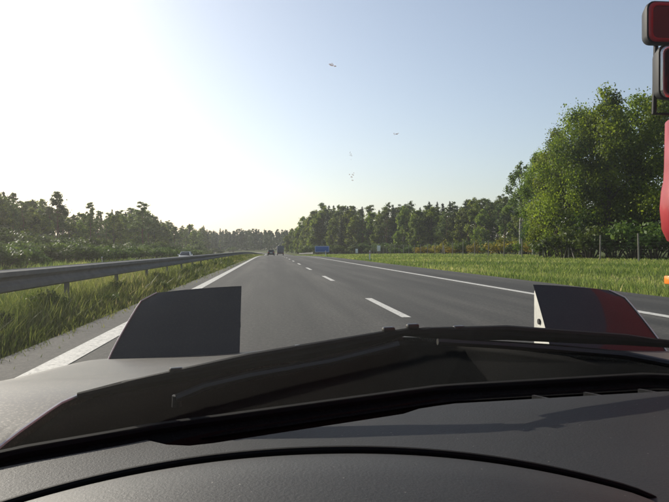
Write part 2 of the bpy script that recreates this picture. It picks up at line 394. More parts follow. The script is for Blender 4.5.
L_SHRUB = leafmat('shrub_leaves', (0.030, 0.060, 0.010), (0.10, 0.15, 0.025), 0.35)
L_BROOM = leafmat('broom_flowers', (0.04, 0.075, 0.012), (0.42, 0.33, 0.02), 0.3)

def trunk_mesh(name, h, r0, r1, limbs, mat, lean=0.0):
    mb = MB(); n = 7
    pts = [(lean * (k / n) ** 1.5 + 0.02 * h * math.sin(k * 1.7 + h) * (k / n), 0.015 * h * math.sin(k * 2.3 + h * 2) * (k / n), h * k / n - (0.3 if k == 0 else 0)) for k in range(n + 1)]
    mb.tube(pts, [r0 * 1.25 if k == 0 else r0 + (r1 - r0) * k / n for k in range(n + 1)], 7)
    for (z, e, r) in limbs:
        b = Vector(pts[min(n, int(z / h * n))]); b.z = z; e = Vector(e)
        mid = b.lerp(e, 0.5) + Vector((0, 0, 0.12 * (e - b).length * (1 if e.z > b.z else -0.5)))
        mb.tube([b, mid, e], [r, r * 0.6, r * 0.2], 5)
    me = mesh_data(name, mb.v, mb.f, mat, True); return me

def broadleaf(h, rad, nleaf, lsize, leafm, bark, base=0.25, nclump=34, seed=0, flat=0.85, low=0.2):
    global rng
    rng = np.random.default_rng(seed); cents, rads, limbs = [], [], []
    for k in range(nclump):
        t = (k + 0.5) / nclump; z = h * (base + (0.97 - base) * t)
        env = rad * math.sin(math.pi * min(1, max(0.0, low + (1 - low) * (0.04 + 0.96 * t)))) ** 0.6
        a = k * 2.399 + rng.normal() * 0.5; rr = env * (0.35 + 0.65 * rng.random() ** 0.6) * 0.85
        c = np.array([rr * math.cos(a), rr * math.sin(a), z + rng.normal() * 0.03 * h])
        cents.append(c); rads.append(rad * (0.16 + 0.16 * rng.random()) * (0.75 if t > 0.85 else 1))
        if k % 2 == 0: limbs.append((max(0.15 * h, min(0.82 * h, z - 0.14 * h)), tuple(c), 0.012 * h * (1.1 - 0.7 * t)))
    w = np.array(rads) ** 2; per = np.maximum(20, nleaf * w / w.sum()).astype(int)
    C, N, S, T = clump_leaves(cents, rads, per, lsize, flat)
    # stray sprays that break the outline
    k = nleaf // 12; i = rng.integers(0, len(cents), k); d = rng.normal(size=(k, 3)); d /= np.linalg.norm(d, axis=1, keepdims=True)
    ex = np.array(cents)[i] + d * (np.array(rads)[i] * (1.0 + 0.45 * rng.random(k)))[:, None]
    C = np.concatenate([C, ex]); N = np.concatenate([N, d + rng.normal(size=(k, 3))]); S = np.concatenate([S, np.full(k, lsize)]); T = np.concatenate([T, rng.random(k)])
    return trunk_mesh('trunk', h * 0.9, 0.017 * h, 0.004 * h, limbs, bark, 0.02 * h), leaf_mesh('crown', C, N, S, T, leafm)
def pine(h, rad, nleaf, lsize, seed=0, base=0.45):
    global rng
    rng = np.random.default_rng(seed); cents, rads, limbs = [], [], []
    for k in range(22):
        t = (k + 0.5) / 22; z = h * (base + (0.98 - base) * t)
        env = rad * (1.0 - 0.75 * t ** 1.6) * (0.55 + 0.6 * rng.random())
        a = k * 2.399 + rng.normal() * 0.6
        c = np.array([env * 0.75 * math.cos(a), env * 0.75 * math.sin(a), z]); cents.append(c); rads.append(rad * (0.20 + 0.22 * rng.random()) * (1 - 0.35 * t))
        limbs.append((max(0.1, z - 0.05 * h), tuple(c), 0.006 * h * (1.2 - t)))
    w = np.array(rads) ** 2; per = np.maximum(15, nleaf * w / w.sum()).astype(int)
    C, N, S, T = clump_leaves(cents, rads, per, lsize, 0.55, 0.1, 0.5)
    return trunk_mesh('trunk', h * 0.97, 0.014 * h, 0.003 * h, limbs, M_PBARK, 0.01 * h), leaf_mesh('crown', C, N, S, T, L_PINE, 0.35)
def spruce(h, rad, nleaf, lsize, seed=0, base=0.06, leafm=None):
    global rng
    rng = np.random.default_rng(seed); C, N, T = [], [], []; limbs = []
    nl = 20; tot = sum((1 - k / nl) + 0.08 for k in range(nl))
    for k in range(nl):
        t = k / nl; z = h * (base + (0.99 - base) * t); r = rad * ((1 - t) ** 0.85 + 0.03) * (0.85 + 0.3 * rng.random())
        nb = max(4, int(9 * (1 - t) + 3)); n = int(nleaf * ((1 - t) + 0.08) / tot)
        ang = rng.random() * 6.28 + np.arange(nb) * 6.283 / nb + rng.normal(size=nb) * 0.15
        bi = rng.integers(0, nb, n); q = rng.random(n) ** 0.7; br = r * (0.75 + 0.4 * rng.random(nb))
        aa = ang[bi] + rng.normal(size=n) * 0.16; p = np.stack([np.cos(aa) * q * br[bi], np.sin(aa) * q * br[bi], z - 0.28 * q * br[bi] + rng.normal(size=n) * 0.012 * h], 1)
        C.append(p); N.append(np.stack([np.cos(aa) * 0.5, np.sin(aa) * 0.5, np.ones(n)], 1) + rng.normal(size=(n, 3)) * 0.5); T.append(np.clip(rng.normal(0.45, 0.25, n), 0, 1))
    C = np.concatenate(C); N = np.concatenate(N); T = np.concatenate(T)
    return trunk_mesh('trunk', h * 0.98, 0.013 * h, 0.002 * h, limbs, M_BARK), leaf_mesh('crown', C, N, lsize * (0.6 + 0.8 * rng.random(len(C))), T, leafm or L_SPRUCE, 0.4)
def shrub(h, rad, nleaf, lsize, leafm, seed=0):
    global rng
    rng = np.random.default_rng(seed); cents, rads, limbs = [], [], []
    for k in range(12):
        a = k * 2.399; rr = rad * math.sqrt((k + 0.3) / 12) * 0.75; z = h * (0.32 + 0.42 * rng.random() * (1.25 - rr / rad))
        cents.append(np.array([rr * math.cos(a), rr * math.sin(a), z])); rads.append(min(rad, h) * (0.24 + 0.14 * rng.random())); limbs.append((0.05, tuple(cents[-1]), 0.02 * h))
    w = np.array(rads) ** 2; per = np.maximum(15, nleaf * w / w.sum()).astype(int)
    C, N, S, T = clump_leaves(cents, rads, per, lsize, 0.9, 0.2)
    mb = MB()
    for z, e, r in limbs: mb.tube([(e[0] * 0.15, e[1] * 0.15, -0.1), (e[0] * 0.5, e[1] * 0.5, e[2] * 0.55), e], [r, r * 0.7, r * 0.3], 5)
    return mesh_data('stem', mb.v, mb.f, M_BARK, True), leaf_mesh('crown', C, N, S, T, leafm)

PROTO = {
    'oak': [(14, broadleaf(14, 4.6, 26000, 0.11, L_OAK, M_BARK, 0.10, 46, 21, low=0.30)), (14, broadleaf(14, 5.2, 28000, 0.11, L_OAK, M_BARK, 0.08, 52, 22, low=0.34)), (14, broadleaf(14, 4.2, 24000, 0.11, L_OAK, M_BARK, 0.12, 44, 23, low=0.28))],
    'birch': [(12, broadleaf(12, 2.1, 4200, 0.12, L_BIRCH, M_BIRCH, 0.38, 26, 31, 1.2)), (12, broadleaf(12, 1.8, 3600, 0.12, L_BIRCH, M_BIRCH, 0.3, 24, 32, 1.3))],
    'mid': [(15, broadleaf(15, 4.0, 5200, 0.28, L_MID, M_BARK, 0.12, 34, s, low=0.3)) for s in (41, 42, 43)],
    'pine': [(16, pine(16, 3.0, 3600, 0.27, s, b)) for s, b in ((51, 0.45), (52, 0.55), (53, 0.35), (54, 0.62))],
    'spruce': [(17, spruce(17, 3.0, 3800, 0.32, s)) for s in (61, 62, 63)],
    'shrub': [(2.2, shrub(2.2, 1.6, 2600, 0.085, L_SHRUB, s)) for s in (71, 72, 73)],
    'broom': [(1.5, shrub(1.5, 1.2, 1300, 0.07, L_BROOM, s)) for s in (81, 82)],
}
PNAME = {'oak': 'leafy_tree', 'birch': 'birch_tree', 'mid': 'leafy_tree', 'pine': 'pine_tree', 'spruce': 'spruce_tree', 'shrub': 'shrub', 'broom': 'broom_bush'}
def plant(kind, x, y, h, label, cat, group=None, var=None, wid=1.0, rz=None, sink=0.0):
    ph, (tm, cm) = PROTO[kind][random.randrange(len(PROTO[kind])) if var is None else var]
    r = empty(PNAME[kind], (x, y, gz(x, y) - sink), random.random() * 6.28 if rz is None else rz)
    s = h / ph; r.scale = (s * wid, s * wid, s)
    link('stem' if kind in ('shrub', 'broom') else 'trunk', tm, r); link('crown', cm, r)
    return tag(r, label, cat, group)
def px(x, d): return (x - 270.0) / 690.0 * d          # sideways metres of a sight line at a given distance
def hh(yt, d, x): return (249.5 - yt) / 690.0 * d + 1.0 - gz(px(x, d), d)

# near leafy trees on the right behind the wire fence
near = [(548, 66, 150, 0, 0.80, 'leftmost leafy green tree of the clump behind the wire fence'),
        (566, 58, 128, 2, 0.85, 'sunlit leafy tree with low boughs right of the slim birch'),
        (590, 55, 100, 1, 0.85, 'broad leafy tree in the clump, its crown reaching halfway up the picture'),
        (622, 52, 84, 0, 0.95, 'tallest leafy tree of the clump behind the wire fence'),
        (655, 56, 92, 2, 1.1, 'leafy tree with dark foliage just left of the red truck'),
        (690, 50, 84, 1, 1.0, 'leafy tree half hidden behind the red truck cab'),
        (740, 52, 80, 0, 1.0, 'leafy tree out behind the red truck')]
for x, d, yt, v, w, lab in near[:6]:
    plant('oak', px(x, d), d, hh(yt, d, x), lab, 'tree', 'leafy trees behind the fence', v, w, rz=x * 0.7)
plant('birch', px(527, 78), 78, hh(157, 78, 525), 'slim pale birch with thin trunk standing before the dark forest', 'tree', None, 0, 1.0, rz=1.0)
plant('birch', px(541, 76), 76, hh(150, 76, 541), 'second slim birch, tucked against the leafy clump', 'tree', None, 1, 0.9, rz=2.0)
for x, d, h in sorted(((575, 53, 2.6), (600, 50, 3.4), (628, 49, 3.0), (650, 47, 3.6), (672, 46, 3.0), (556, 58, 2.4))):
    plant('shrub', px(x, d), d, h, ('leftmost', 'second from the left', 'third from the left', 'fourth from the left', 'fifth from the left', 'rightmost')[(556, 575, 600, 628, 650, 672).index(x)] + ' of the dense shrubs under the leafy trees at the fence', 'shrub', 'shrubs under the leafy trees', None, 1.1)

# right forest edge (sight line, distance, tree top)
TOPR = [(284, 234), (292, 231), (300, 224), (310, 215), (322, 206), (345, 206), (375, 204), (400, 203), (430, 203), (455, 202), (475, 199), (500, 195), (520, 196), (545, 200), (600, 205), (700, 205)]
DR = [(280, 440), (300, 360), (340, 315), (400, 275), (460, 235), (520, 205), (600, 190), (700, 180)]
def where_r(x): return 'where the road disappears' if x < 312 else 'behind the blue road sign' if x < 345 else 'behind the small white boards' if x < 400 else 'behind the yellow broom' if x < 470 else 'left of the slim birch' if x < 522 else 'behind the slim birches'
def where_l(x): return 'at the far left' if x < 40 else 'round the lone tall pine' if x < 85 else 'round the thin sparse pine' if x < 122 else 'round the broad-topped pine' if x < 168 else 'above the white oncoming car' if x < 212 else 'towards the end of the road'
for row in range(3):
    x = 286.0 + row * 3
    while x < (545 if row else 530):
        d = interp(x, DR) + row * 16 + random.uniform(-5, 5)
        yt = interp(x, TOPR) + random.uniform(-3, 8) - row * 1.0 + (5 if row == 0 else 0)
        u = random.random()
        k = ('mid' if u < 0.55 else 'spruce' if u < 0.72 else 'pine') if row == 0 else ('spruce' if u < 0.40 else 'pine' if u < 0.85 else 'mid')
        if x < 318: k = 'mid' if u < 0.8 else 'pine'
        lab = {'mid': 'leafy green tree', 'pine': 'dark pine', 'spruce': 'dark pointed spruce'}[k] + (' in the front row', ' in the middle', ' at the back')[row] + ' of the right forest ' + where_r(x)
        plant(k, px(x, d), d, max(6, hh(yt, d, x)), lab, 'tree', {'mid': 'leafy trees of the right forest', 'pine': 'pines of the right forest', 'spruce': 'spruces of the right forest'}[k], None, random.uniform(0.85, 1.15) * (1.15 if k == 'pine' else 1))
        x += random.uniform(5.0, 8.0) * (0.9 if x < 330 else 1.2)
for k in range(34):
    x = 330 + k * 6.4; d = interp(x, DR) + random.uniform(20, 44)
    plant('shrub', px(x, d), d, random.uniform(5, 7), 'tall shadowy shrub among the trunks of the right forest ' + where_r(x), 'shrub', 'undergrowth of the right forest', None, random.uniform(1.0, 1.4))
# undergrowth in front of the right forest
for k in range(46):
    x = 296 + k * 5.2 + random.uniform(-2, 2); d = interp(x, DR) - random.uniform(6, 45)
    plant('shrub', px(x, d), d, random.uniform(2.0, 5.5) * (0.75 if x > 440 else 1), 'green shrub at the foot of the right forest ' + where_r(x), 'shrub', 'shrubs at the foot of the right forest', None, random.uniform(0.9, 1.4))
for x, d in ((424, 150), (431, 158), (437, 148), (446, 128), (456, 120), (462, 126), (480, 104), (486, 110), (507, 92), (513, 96), (528, 88), (534, 84), (541, 80)):
    plant('broom', px(x, d), d, random.uniform(1.5, 2.4), 'yellow flowering broom bush on the right verge', 'bush', 'yellow broom bushes', None, random.uniform(1.0, 1.5))
for x, d in ((395, 180), (410, 160), (470, 118), (495, 100), (520, 84), (450, 135)):
    plant('shrub', px(x, d), d, random.uniform(1.6, 3.0), 'low shrub among the yellow broom bushes', 'shrub', 'shrubs among the broom', None, 1.2)

# left forest edge
TOPL = [(-60, 186), (0, 190), (25, 196), (45, 199), (60, 206), (80, 212), (95, 212), (110, 208), (130, 209), (145, 207), (158, 212), (170, 220), (185, 224), (200, 226), (220, 229), (240, 231), (262, 232)]
def DL(x): return min(720, 47 * 690.0 / max(30, 270 - x))
for row in range(3):
    x = -45.0 + row * 5
    while x < 262:
        d = DL(x) * (1 + 0.10 * row) + random.uniform(-5, 5)
        yt = interp(x, TOPL) + random.uniform(-2, 7) + (5 if row == 0 else 0)
        u = random.random(); k = ('spruce' if u < .6 else 'pine') if x > 205 else ('mid' if u < 0.5 else 'pine') if row == 0 else ('pine' if u < 0.65 else 'mid' if u < 0.85 else 'spruce')
        lab = {'mid': 'leafy tree', 'pine': 'pine', 'spruce': 'spruce'}[k] + (' in the front row', ' in the middle', ' at the back')[row] + ' of the left forest ' + where_l(x)
        plant(k, px(x, d), d, max(6, hh(yt, d, x)), lab, 'tree', {'mid': 'leafy trees of the left forest', 'pine': 'pines of the left forest', 'spruce': 'spruces of the left forest'}[k], None, random.uniform(0.95, 1.3))
        x += random.uniform(6, 10) * (0.8 if x > 150 else 1.1)
plant('pine', px(65, 138), 138, hh(193, 138, 65), 'lone tall pine standing clear above the left forest', 'tree', None, 3, 1.0)
plant('pine', px(96, 165), 165, hh(203, 165, 96), 'thin pine with sparse crown above the left forest, right of the lone tall one', 'tree', None, 1, 0.8)
plant('pine', px(146, 215), 215, hh(202, 215, 146), 'broad-topped pine standing highest in the middle of the left forest', 'tree', None, 0, 1.3)
for k in range(44):
    x = -40 + k * 6.4 + random.uniform(-2, 2); d = DL(x) * random.uniform(0.62, 0.9)
    plant('shrub', px(x, d), d, random.uniform(2.2, 4.5) * (1.4 if x > 150 else 1), 'green shrub at the foot of the left forest ' + where_l(x), 'shrub', 'shrubs at the foot of the left forest', None, random.uniform(1.0, 1.5))
for k in range(70):
    d = 42 * (330 / 42.0) ** (k / 69.0) + random.uniform(-2, 2); x = random.uniform(-29, -20.5)
    plant('shrub', x, d, random.uniform(1.8, 3.4), 'bushy green shrub on the bank of the opposite carriageway ' + where_l(270 + 690 * x / d), 'shrub', 'shrubs on the bank beside the opposite carriageway', None, random.uniform(1.0, 1.5))
# far woods that close the view
rng = np.random.default_rng(5); Cs, Ns, Ss, Ts = [], [], [], []
for k in range(1700):
    y = rng.uniform(640, 1000); xx = rng.uniform(-330, 220)
    if abs(xx - bend(y) + 4) < 16: continue
    h = 16 + 5 * rng.random(); n = 95; t = rng.random(n) ** 0.8
    rr = (3.2 * (1 - 0.75 * t)) * np.sqrt(rng.random(n)); a = rng.random(n) * 6.28
    Cs.append(np.stack([xx + rr * np.cos(a), y + rr * np.sin(a), gz(xx, y) + h * (0.05 + 0.95 * t)], 1)); Ns.append(rng.normal(size=(n, 3)) + np.array([0, 0, 0.4])); Ss.append(1.1 * (0.6 + 0.7 * rng.random(n))); Ts.append(np.clip(rng.normal(0.5, 0.2, n) + rng.normal() * 0.15, 0, 1))
me = leaf_mesh('far_forest', np.concatenate(Cs), np.concatenate(Ns), np.concatenate(Ss), np.concatenate(Ts), L_SPRUCE)
tag(link('far_forest', me), 'far dark woods closing the view at the end of the road', 'forest', kind='stuff')

# grass
def grass(name, x0, x1, y0, y1, n, h0, h1, label, near_bias=2.0, edge=None, colour='grass'):
    global rng
    rng = np.random.default_rng(hash(name) % 1000 if False else len(name) * 7 + n % 97)
    M = leafmat(colour, (0.048, 0.092, 0.016), (0.21, 0.245, 0.06), 0.45)
    yy = y0 * (y1 / y0) ** (rng.random(n) ** near_bias if near_bias != 1 else rng.random(n)); xx = x0 + (x1 - x0) * rng.random(n)
    # tufts
    k = n // 22; cx = x0 + (x1 - x0) * rng.random(k); cy = y0 * (y1 / y0) ** rng.random(k); i = rng.integers(0, k, n)
    tuft = rng.random(n) < 0.65; sp = 0.10 + 0.004 * cy[i]
    xx = np.where(tuft, cx[i] + rng.normal(size=n) * sp, xx); yy = np.where(tuft, cy[i] + rng.normal(size=n) * sp, yy)
    xx = np.clip(xx, x0 - 0.08, x1 + 0.3)
    e = np.clip((np.minimum(xx - x0, x1 - xx) + 0.1) / 0.5, 0.25, 1) if edge else 1.0
    th = (0.6 + 0.7 * rng.random(k))[i]
    hgt = (h0 + (h1 - h0) * rng.random(n)) * e * np.where(tuft, th, 0.8)
    wd = 0.0022 + 0.0005 * yy * (0.5 + 0.9 * rng.random(n))
    zz = np.array([drop(b) for b in yy]) + np.interp(xx, [p[0] for p in LAT], [p[1] for p in LAT])
    a = rng.random(n) * 6.28; lx = rng.normal(size=n) * 0.35 * hgt; ly = rng.normal(size=n) * 0.35 * hgt
    b0 = np.stack([xx - wd * np.cos(a), yy - wd * np.sin(a), zz - 0.03], 1); b1 = np.stack([xx + wd * np.cos(a), yy + wd * np.sin(a), zz - 0.03], 1)
    m0 = np.stack([xx + lx * 0.4 - wd * 0.7 * np.cos(a), yy + ly * 0.4 - wd * 0.7 * np.sin(a), zz + hgt * 0.6], 1); m1 = np.stack([xx + lx * 0.4 + wd * 0.7 * np.cos(a), yy + ly * 0.4 + wd * 0.7 * np.sin(a), zz + hgt * 0.6], 1)
    tp = np.stack([xx + lx, yy + ly, zz + hgt], 1)
    V = np.stack([b0, b1, m1, m0, tp], 1).reshape(-1, 3)
    base = np.arange(n) * 5
    L = np.stack([base, base + 1, base + 2, base + 3, base + 3, base + 2, base + 4], 1).ravel().astype(np.int32)
    ls = np.stack([np.arange(n) * 7, np.arange(n) * 7 + 4], 1).ravel().astype(np.int32)
    me = bpy.data.meshes.new(name); me.vertices.add(len(V)); me.vertices.foreach_set('co', V.astype(np.float32).ravel())
    me.loops.add(len(L)); me.loops.foreach_set('vertex_index', L); me.polygons.add(2 * n); me.polygons.foreach_set('loop_start', ls)
    me.materials.append(M)
    t = np.clip(0.40 + 0.18 * np.sin(xx * 1.1 + yy * 0.31) + 0.12 * np.sin(yy * 0.13 + xx * .4) + 0.22 * rng.normal(size=n), 0, 1)
    at = me.attributes.new('tint', 'FLOAT', 'FACE'); at.data.foreach_set('value', np.repeat(t, 2).astype(np.float32))
    me.update(calc_edges=True); me.validate()
    return tag(link(name, me), label, 'grass', kind='stuff')
grass('median_grass', -6.0, -2.42, 4.0, 260, 230000, 0.08, 0.42, 'tall green grass on the median under the guard rail', 1.0, True)
grass('verge_grass', 8.4, 30, 11, 260, 300000, 0.06, 0.27, 'tall grass on the right verge between shoulder and fence', 1.0, True)
grass('bank_grass', -34, -18, 40, 300, 25000, 0.3, 0.8, 'rough grass on the bank below the left forest', 1.0)

for k, (x, y, h) in enumerate([(-3.1, 8.2, .42), (-3.3, 10.6, .55), (-2.8, 12.4, .36), (-3.2, 14.8, .5), (-2.75, 17.5, .34), (-3.25, 20.5, .5), (-3.0, 25.0, .45), (-3.2, 31.0, .55), (-2.9, 38.0, .5)]):
    plant('shrub', x, y, h, ('nearest', 'second nearest', 'third nearest', 'fourth nearest', 'fifth nearest', 'sixth nearest', 'seventh nearest', 'eighth nearest', 'farthest')[k] + ' dark leafy weed clump in the median grass by the guard rail', 'weed', 'weeds in the median grass', None, 0.9)
# ------------------------------------------------------------------ wire fence, signs, marker posts
fx = lambda y: 23.0 + 0.02 * (y - 45)
fence = empty('wire_fence', (fx(30), 30, gz(fx(30), 30))); tag(fence, 'wire net fence on thin posts in front of the leafy trees', 'fence')
q = MB().tube([(0, 0, -0.4), (0, 0, 1.85)], 0.05, 7); pmesh = None
for k in range(28):
    y = 30.5 + 5.3 * k; x = fx(y); z = gz(x, y)
    po = q.build('post', M_WOOD, fence) if pmesh is None else link('post', pmesh, fence); pmesh = po.data
    po.location = (x - fence.location.x, y - 30, z - fence.location.z); po.rotation_euler = (random.uniform(-.03, .03), random.uniform(-.03, .03), 0)
    if k in (4, 12):
        for sgn in (-1, 1):
            b = MB().tube([(x - fence.location.x, y - 30 + sgn * 1.1, z - fence.location.z - 0.1), (x - fence.location.x, y - 30, z - fence.location.z + 1.55)], 0.045, 6).build('brace', M_WOOD, fence)
for j in range(8):
    mb = MB(); mb.tube([(fx(y) - 0.06 - fence.location.x, y - 30, gz(fx(y), y) - fence.location.z + 0.25 + 0.2 * j) for y in [30.5 + 5.3 * k for k in range(28)]], 0.0012, 4)
    mb.build('wire', M_STEEL, fence)

def board_sign(name, x, y, w, h, zb, mat, label, border=True, legs=2, depth=0.05):
    r = empty(name, (x, y, gz(x, y))); tag(r, label, 'sign')
    p = MB().box((0, 0, zb + h / 2), (w, depth, h)).build('panel', mat, r, bevel=0.012)
    if border:
        b = MB(); t = 0.07
        for c, d in (((0, -depth / 2 - 0.004, zb + 0.12), (w - 0.2, 0.006, t)), ((0, -depth / 2 - 0.004, zb + h - 0.12), (w - 0.2, 0.006, t)), ((-w / 2 + 0.12, -depth / 2 - 0.004, zb + h / 2), (t, 0.006, h - 0.32)), ((w / 2 - 0.12, -depth / 2 - 0.004, zb + h / 2), (t, 0.006, h - 0.32))): b.box(c, d)
        b.build('border', M_WHITE, p)
    for k in range(legs):
        lx = 0 if legs == 1 else (-w * 0.32 + k * w * 0.64)
        MB().tube([(lx, depth / 2 + 0.045, -0.4), (lx, depth / 2 + 0.045, zb + h * 0.9)], 0.045, 8).build('post', M_STEEL, r)
    return r
board_sign('road_sign', px(322, 190), 190, 4.0, 1.75, 0.9, M_BLUE, 'blue rectangular road sign low on the right verge')
board_sign('notice_board', px(379.5, 120), 120, 0.55, 1.0, 0.75, M_WHITE, 'small white notice board in front of the right forest', False, 1)
board_sign('notice_board', px(357, 128), 128, 0.45, 0.8, 0.5, M_WHITE, 'small pale notice board left of the brighter white one', False, 1)
def marker(x, y, label):
    r = empty('marker_post', (x, y, gz(x, y))); tag(r, label, 'post')
    MB().prism([(-0.06, -0.04), (0.06, -0.04), (0.0, 0.06)], 2, -0.2, 0.98 + 0.0).build('post', M_WHITE, r)
    MB().box((0, -0.046, 0.78), (0.06, 0.008, 0.16)).build('reflector', M_REDLENS, r)
marker(-18.4, 78, 'white marker post with red reflector beyond the opposite carriageway')
for y in (62.0, 112.0): marker(9.0, y, 'white marker post on the right shoulder at the grass edge, ' + ('nearer one' if y < 100 else 'farther one'))

# ------------------------------------------------------------------ other vehicles
def wheel(parent, x, y, r, w, name='wheel'):
    t = MB().tube([(x - w / 2, y, r), (x - w * 0.42, y, r), (x + w * 0.42, y, r), (x + w / 2, y, r)], [r * 0.93, r, r, r * 0.93], 24).build('wheel', M_RUBBER, parent, smooth=True)
    s = 1 if x > 0 else -1
    MB().tube([(x + s * (w / 2 - 0.02), y, r), (x + s * (w / 2 + 0.012), y, r)], [r * 0.62, r * 0.55], 16).build('rim', M_LAMPGLASS, t)
    return t
def passenger_car(loc, rz, paint, label, W=1.74, L=4.35, H=1.44):
    r = empty('passenger_car', loc, rz); tag(r, label, 'car')          # front towards +y
    h = W / 2
    sec = [(-L/2, 0.30, 0.82, 0.86), (-L/2 + 0.06, 0.24, 0.94, 0.93), (-1.4, 0.22, 0.98, 1.0), (0.4, 0.22, 0.95, 1.0), (1.35, 0.22, 0.86, 0.98), (L/2 - 0.12, 0.26, 0.72, 0.92), (L/2, 0.34, 0.60, 0.80)]
    P = []
    for y, zb, zt, k in sec:
        a = h * k; P.append([(-a * .9, y, zb), (-a, y, zb + 0.14), (-a, y, zt - 0.14), (-a * .93, y, zt), (0, y, zt + 0.02), (a * .93, y, zt), (a, y, zt - 0.14), (a, y, zb + 0.14), (a * .9, y, zb), (-a * .9, y, zb)])
    mb = MB().grid(P); mb.f += [tuple(range(0, 9)), tuple(len(P) * 10 - 10 + i for i in range(9))]
    body = mb.build('body', paint, r, smooth=True)
    def loop(y0, z0, a0): return [(-a0, y0, z0), (a0, y0, z0)]
    cab = MB().add([(-h*.86, -1.9, .95), (h*.86, -1.9, .95), (h*.86, 1.1, .93), (-h*.86, 1.1, .93), (-h*.66, -1.35, H-.03), (h*.66, -1.35, H-.03), (h*.66, 0.25, H-.03), (-h*.66, 0.25, H-.03)],
                   [(0,1,2,3), (4,7,6,5), (0,4,5,1), (2,6,7,3), (1,5,6,2), (0,3,7,4)])
    cab.build('window', M_GLASS_DARK, r, bevel=0.04)
    MB().box((0, -0.55, H - 0.015), (W * .68, 1.62, 0.05)).build('roof', paint, r, bevel=0.02)
    for s in (-1, 1):
        for (y0, z0, y1, z1) in ((1.12, .93, .25, H-.03), (-1.92, .95, -1.35, H-.03), (-0.45, .95, -0.42, H-.03)):
            MB().tube([(s * h * .87, y0, z0), (s * h * .67, y1, z1)], 0.035, 6).build('pillar', paint, r)
        MB().box((s * h * .68, L/2 - 0.12, 0.62), (0.34, 0.14, 0.15)).build('headlight', M_LAMPGLASS, r, bevel=0.03)
        MB().box((s * h * .74, -L/2 + 0.02, 0.80), (0.26, 0.10, 0.18)).build('tail_light', M_REDLENS, r, bevel=0.02)
        MB().box((s * (h + 0.08), 0.75, 1.0), (0.18, 0.12, 0.12)).build('side_mirror', paint, r, bevel=0.03)
        for y in (-1.3, 1.32): wheel(r, s * (h - 0.11), y, 0.31, 0.2)
    MB().box((0, L/2 - 0.02, 0.45), (W * .6, 0.10, 0.16)).build('grille', M_BLACK, r)
    MB().box((0, -L/2 - 0.012, 0.68), (0.52, 0.02, 0.12)).build('number_plate', M_PLATE, r)
    MB().box((0, -L/2 + 0.0, 0.40), (W * .8, 0.14, 0.20)).build('bumper', M_BLACK, r, bevel=0.03)
    return r
passenger_car((0.25, 168, drop(168)), 0, M_DARKCAR, 'dark car driving ahead in the left lane')
passenger_car((-12.1, 101, drop(101) - 0.68), math.pi, M_WHITE, 'white oncoming car on the opposite carriageway behind the guard rail')
def far_truck(loc):
    r = empty('box_truck', loc); tag(r, 'dark box truck far ahead in the right lane', 'truck')
    MB().box((0, -1, 2.25), (2.5, 7.0, 2.6)).build('cargo_box', M_TARP, r, bevel=0.04)
    MB().box((0, 3.5, 1.7), (2.4, 1.8, 2.4)).build('cab', M_DARKCAR, r, bevel=0.12)
    MB().box((0, -0.5, 0.78), (1.0, 8.0, 0.24)).build('chassis', M_BLACK, r)
    for s in (-1, 1):
        MB().box((s * 0.62, -4.53, 2.25), (1.16, 0.05, 2.4)).build('rear_door', M_TARP, r, bevel=0.015)
        MB().box((s * 1.0, -4.52, 0.82), (0.36, 0.06, 0.14)).build('tail_light', M_REDLENS, r)
        for y in (-2.6, 3.4): wheel(r, s * 1.08, y, 0.48, 0.28)
    MB().box((0, -4.45, 0.55), (2.3, 0.1, 0.12)).build('underrun_bar', M_STEEL, r)
far_truck((3.9, 262, drop(262)))

